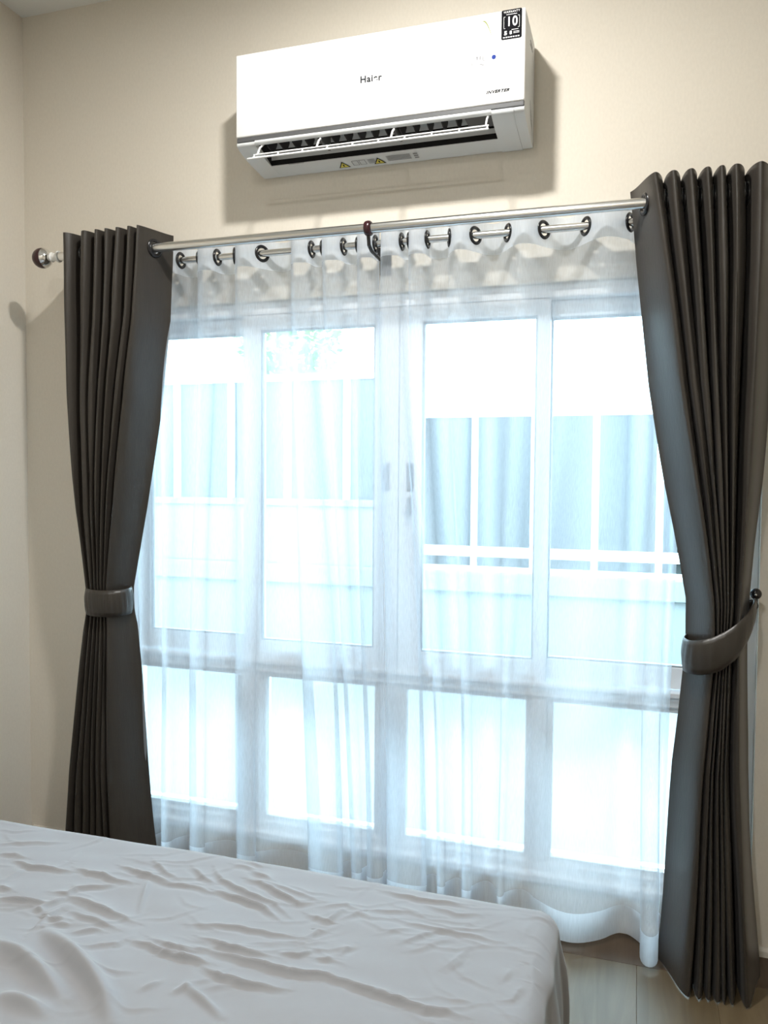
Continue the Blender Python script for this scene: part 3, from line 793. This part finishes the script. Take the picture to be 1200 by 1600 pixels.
# ================================================================== BED
BX0, BX1, BY0, BY1, BZ = XL+.012, -.110, -2.58, -.952, .555     # head at the left wall, foot towards the right
bed = empty('bed', ((BX0+BX1)/2, (BY0+BY1)/2, 0), 'bed with a rumpled pale grey cotton fitted sheet, in the foreground', 'bed')
MB().bbox(BX0+.03, BX1-.04, BY0+.04, BY1-.04, .06, .27, .012).build('bed_base', M['base_cloth'], bed)
for lx_ in (BX0+.12, BX1-.12):
    for ly_ in (BY0+.12, BY1-.12):
        MB().tube([(lx_, ly_, 0), (lx_, ly_, .062)], [.022, .03], 14).build('leg', M['ac_vane'], bed, smooth=True, angle=40)
CREASES = [
    (0.006, 0.005, [(-1.215,-1.074),(-1.16,-1.052),(-1.104,-1.029)]),
    (0.006, 0.006, [(-1.182,-1.11),(-1.152,-1.104),(-1.117,-1.109)]),
    (0.006, 0.009, [(-1.133,-1.121),(-1.09,-1.133),(-1.052,-1.128),(-1.003,-1.125)]),
    (0.006, 0.008, [(-1.001,-1.11),(-0.966,-1.118),(-0.939,-1.116),(-0.904,-1.126),(-0.866,-1.125)]),
    (0.006, 0.008, [(-0.924,-1.078),(-0.885,-1.088),(-0.846,-1.094),(-0.801,-1.101)]),
    (0.006, 0.006, [(-0.877,-1.043),(-0.828,-1.075),(-0.797,-1.087)]),
    (0.006, 0.004, [(-1.091,-1.134),(-1.098,-1.199)]),
    (0.006, 0.007, [(-1.089,-1.209),(-1.057,-1.216)]),
    (0.009, 0.01, [(-1.056,-1.244),(-1.008,-1.239),(-0.967,-1.232)]),
    (0.006, 0.007, [(-0.983,-1.197),(-0.955,-1.193),(-0.949,-1.171),(-0.893,-1.14)]),
    (0.008, 0.01, [(-0.951,-1.198),(-0.905,-1.205),(-0.852,-1.215),(-0.787,-1.23)]),
    (0.006, 0.007, [(-0.911,-1.239),(-0.854,-1.247),(-0.804,-1.258)]),
    (0.006, 0.007, [(-0.948,-1.202),(-0.967,-1.247)]),
    (0.006, 0.007, [(-0.927,-1.223),(-0.937,-1.264),(-0.931,-1.314)]),
    (0.006, 0.008, [(-0.975,-1.25),(-0.955,-1.254)]),
    (0.006, 0.008, [(-0.931,-1.267),(-0.904,-1.263)]),
    (0.006, 0.007, [(-0.912,-1.281),(-0.886,-1.27)]),
    (0.006, 0.006, [(-0.869,-1.291),(-0.837,-1.269),(-0.822,-1.271)]),
    (0.006, 0.009, [(-0.756,-1.283),(-0.727,-1.282),(-0.694,-1.292),(-0.642,-1.294)]),
    (0.006, 0.006, [(-0.735,-1.266),(-0.693,-1.28),(-0.653,-1.276)]),
    (0.03, 0.026, [(-0.909,-1.3),(-0.828,-1.342),(-0.761,-1.383),(-0.711,-1.416),(-0.669,-1.455)]),
    (0.03, 0.022, [(-0.981,-1.357),(-0.944,-1.363),(-0.897,-1.374),(-0.831,-1.402),(-0.764,-1.437)]),
    (0.026, 0.016, [(-0.854,-1.459),(-0.806,-1.466),(-0.758,-1.474)]),
    (0.006, 0.004, [(-0.838,-1.326),(-0.798,-1.303),(-0.775,-1.293),(-0.769,-1.268)]),
    (0.006, 0.004, [(-0.781,-1.357),(-0.726,-1.361),(-0.705,-1.352)]),
    (0.01, 0.005, [(-0.847,-1.104),(-0.802,-1.198)]),
    (0.012, 0.005, [(-0.671,-1.385),(-0.656,-1.358)]),
    (0.012, 0.006, [(-0.625,-1.373),(-0.61,-1.347)]),
    (0.006, 0.006, [(-0.791,-1.04),(-0.756,-1.066),(-0.728,-1.074)]),
    (0.006, 0.008, [(-0.749,-1.034),(-0.72,-1.061),(-0.649,-1.093),(-0.585,-1.114),(-0.55,-1.14)]),
    (0.006, 0.01, [(-0.71,-1.1),(-0.653,-1.114),(-0.599,-1.129),(-0.567,-1.152)]),
    (0.006, 0.005, [(-0.82,-1.109),(-0.756,-1.098),(-0.705,-1.108)]),
    (0.006, 0.006, [(-0.68,-1.018),(-0.628,-1.038)]),
    (0.006, 0.009, [(-0.672,-1.049),(-0.643,-1.053),(-0.594,-1.078),(-0.545,-1.101),(-0.524,-1.091)]),
    (0.006, 0.005, [(-0.646,-1.047),(-0.578,-1.066),(-0.514,-1.081)]),
    (0.006, 0.005, [(-0.504,-1.097),(-0.468,-1.075),(-0.439,-1.088)]),
    (0.006, 0.005, [(-0.455,-1.118),(-0.437,-1.093),(-0.414,-1.101)]),
    (0.006, 0.006, [(-0.517,-1.126),(-0.497,-1.131),(-0.479,-1.134),(-0.466,-1.088)]),
    (0.006, 0.006, [(-0.695,-1.212),(-0.625,-1.2),(-0.552,-1.198),(-0.491,-1.195)]),
    (0.006, 0.005, [(-0.488,-1.194),(-0.484,-1.165),(-0.47,-1.166)]),
    (0.006, 0.008, [(-0.661,-1.24),(-0.615,-1.249),(-0.564,-1.253),(-0.524,-1.255)]),
    (0.007, 0.01, [(-0.641,-1.268),(-0.58,-1.271),(-0.528,-1.274),(-0.482,-1.28),(-0.428,-1.272),(-0.377,-1.281),(-0.334,-1.282)]),
    (0.006, 0.009, [(-0.697,-1.297),(-0.654,-1.296),(-0.608,-1.297)]),
    (0.006, 0.009, [(-0.617,-1.308),(-0.577,-1.319),(-0.529,-1.322),(-0.473,-1.32)]),
    (0.006, 0.005, [(-0.709,-1.278),(-0.673,-1.282),(-0.63,-1.275)]),
    (0.01, 0.007, [(-0.518,-1.241),(-0.487,-1.241),(-0.471,-1.22)]),
    (0.006, 0.005, [(-0.46,-1.237),(-0.431,-1.232)]),
    (0.006, 0.005, [(-0.425,-1.215),(-0.418,-1.192)]),
    (0.006, 0.003, [(-0.587,-1.35),(-0.55,-1.328)]),
    (0.006, 0.004, [(-0.705,-0.992),(-0.664,-0.996)]),
    (0.006, 0.004, [(-0.722,-1.006),(-0.673,-1.008)]),
    (0.014, 0.008, [(-0.62,-1.352),(-0.581,-1.37),(-0.534,-1.396)]),
    (0.006, 0.006, [(-0.425,-1.006),(-0.34,-1.015),(-0.268,-1.007)]),
    (0.006, 0.004, [(-0.335,-1.032),(-0.279,-1.045),(-0.237,-1.03)]),
    (0.006, 0.004, [(-0.426,-1.078),(-0.376,-1.065),(-0.351,-1.06)]),
    (0.006, 0.005, [(-0.376,-1.089),(-0.35,-1.098),(-0.292,-1.099),(-0.243,-1.095),(-0.194,-1.1)]),
    (0.006, 0.005, [(-0.343,-1.16),(-0.313,-1.118),(-0.292,-1.099)]),
    (0.006, 0.003, [(-0.384,-1.146),(-0.338,-1.109)]),
    (0.006, 0.003, [(-0.297,-1.145),(-0.272,-1.118)]),
    (0.006, 0.004, [(-0.266,-1.198),(-0.252,-1.169),(-0.24,-1.129)]),
    (0.006, 0.004, [(-0.257,-1.198),(-0.241,-1.163)]),
    (0.006, 0.003, [(-0.163,-1.082),(-0.158,-1.029)]),
    (0.006, 0.004, [(-0.178,-1.197),(-0.166,-1.163)]),
    (0.006, 0.004, [(-0.171,-1.242),(-0.156,-1.235),(-0.151,-1.211),(-0.142,-1.199)]),
    (0.006, 0.003, [(-0.137,-1.175),(-0.139,-1.142),(-0.134,-1.104)]),
    (0.006, 0.009, [(-0.384,-1.279),(-0.348,-1.285),(-0.313,-1.287),(-0.267,-1.295),(-0.247,-1.29),(-0.217,-1.294)]),
    (0.006, 0.003, [(-0.13,-1.226),(-0.133,-1.183),(-0.105,-1.164)]),
    (0.006, 0.003, [(-0.253,-1.265),(-0.207,-1.262)]),
    (0.006, 0.003, [(-0.259,-1.08),(-0.246,-1.052)]),
]

RC = .042                                      # edge radius of the mattress under the sheet
cx0, cx1, cy0, cy1 = BX0+RC, BX1-RC, BY0+RC, BY1-RC
drop = RC*PI/2 + .27
def axis(lo, hi, f0, f1, fine, coarse):
    a = []; p = lo-drop
    while p < hi+drop:
        a.append(p); p += fine if f0 <= p <= f1 else coarse
    return np.array(a + [hi+drop])
gx = axis(cx0, cx1, -1.40, cx1+.14, .0030, .024)
gy = axis(cy0, cy1, -1.56, cy1+.10, .0021, .024)
GX, GY = np.meshgrid(gx, gy)
nx = np.clip(GX, cx0, cx1); ny = np.clip(GY, cy0, cy1)
ox, oy = GX-nx, GY-ny; ll = np.hypot(ox, oy); sl = np.where(ll < 1e-9, 1, ll)
ux, uy = ox/sl, oy/sl
l_arc = RC*PI/2
ang = np.clip(ll, 0, l_arc)/RC
down = np.clip(ll-l_arc, 0, .27)
PX = nx + ux*RC*np.sin(ang); PY = ny + uy*RC*np.sin(ang); PZ = BZ - RC + RC*np.cos(ang) - down
# soft crown, slack and creases of the cloth
H = np.zeros_like(GX)
for f, ax, ay, amp_ in ((5.1,.8,.6,.0022),(9.7,-.5,.86,.0014),(14.3,.95,-.3,.0010),(23.0,.55,.83,.0006),(31.0,.2,.98,.0005),(47.0,.35,.93,.0003),(71.0,-.25,.97,.0002)):
    wob = .35*np.sin(3.1*GX+1.3*f)+.3*np.sin(4.3*GY+f)
    H += amp_*np.sin(f*(ax*GX+ay*GY)*1.7 + 2.2*wob + f)
rc = random.Random(11)
FINE = []
for k in range(95):                             # short fine creases of the slack cotton
    x, y = rc.uniform(-1.32, -.16), rc.uniform(-1.50, -1.0); a = math.radians(rc.gauss(-2, 22)); L = rc.uniform(.03, .09)
    FINE.append((.005, rc.uniform(.0010, .0024), [(x, y), (x+L*math.cos(a), y+L*math.sin(a)), (x+2*L*math.cos(a+.25), y+2*L*math.sin(a+.25))]))
for w, h, pts in CREASES + FINE:
    big = w > .008
    best = np.full(GX.shape, 9.0); par = np.zeros_like(GX); sgn = np.ones_like(GX)
    tot = sum(math.dist(pts[i], pts[i+1]) for i in range(len(pts)-1)); acc = 0
    for (ax, ay), (bx, by) in zip(pts[:-1], pts[1:]):
        L2 = (bx-ax)**2+(by-ay)**2+1e-12; L = math.sqrt(L2)
        t = np.clip(((GX-ax)*(bx-ax)+(GY-ay)*(by-ay))/L2, 0, 1)
        wig = 0 if big else 0.0011*np.sin(acc*160+t*L*160+ax*90)
        d = np.hypot(GX-ax-t*(bx-ax), GY-ay-t*(by-ay)-wig)
        cr = np.sign((bx-ax)*(GY-ay-wig)-(by-ay)*(GX-ax)) * (1 if bx >= ax else -1)   # +1 on the window side
        hit = d < best
        par = np.where(hit, (acc+t*L)/tot, par); sgn = np.where(hit, cr, sgn); best = np.minimum(best, d); acc += L
    tap = np.sin(PI*np.clip(par*.86+.07, 0, 1))
    if big:
        ww = w*.5
        H += .95*h*tap*np.exp(-(best/np.where(sgn > 0, 1.0*ww, .8*ww))**2)
    else:
        ww = np.where(sgn > 0, w*1.25, w*.34)
        H += .72*h*tap*np.exp(-(np.sqrt(best**2+0.0008**2)-.0008)/ww)
        H -= .28*h*tap*np.exp(-((best-1.6*w)/(.9*w))**2)*(sgn < 0)
fade = np.clip(1-ll/(RC*1.2), 0, 1)
PZ = PZ + H*fade
# vertical puckers on the hanging foot and side
side = np.clip((ll-.02)/.1, 0, 1)
along = np.where(np.abs(ox) > np.abs(oy), GY, GX)
buck = side*(.004*np.sin(along*31+1.5*np.sin(along*7)) + .003*np.sin(along*67+2))
bul = side*.012*np.sin(PI*np.clip(down/.27, 0, 1))
PX = PX + ux*(buck+bul); PY = PY + uy*(buck+bul)
ni, nj = GX.shape
verts = np.stack([PX, PY, PZ], -1).reshape(-1, 3)
idx = np.arange(ni*nj).reshape(ni, nj)
faces = np.stack([idx[:-1,:-1], idx[:-1,1:], idx[1:,1:], idx[1:,:-1]], -1).reshape(-1, 4)
keep = PX.reshape(-1)[faces].min(1) > XL+.004
faces = faces[keep]
me = bpy.data.meshes.new('fitted_sheet')
me.from_pydata(verts.tolist(), [], faces.tolist()); me.materials.append(M['sheet'])
me.polygons.foreach_set('use_smooth', [True]*len(me.polygons)); me.update()
so = bpy.data.objects.new('fitted_sheet', me); C.objects.link(so); so.parent = bed; so.matrix_parent_inverse = bed.matrix_basis.inverted()
MB().bbox(BX0+.02, BX1-.02, BY0+.02, BY1-.02, .27, BZ-.03, .03).build('mattress', M['base_cloth'], bed)
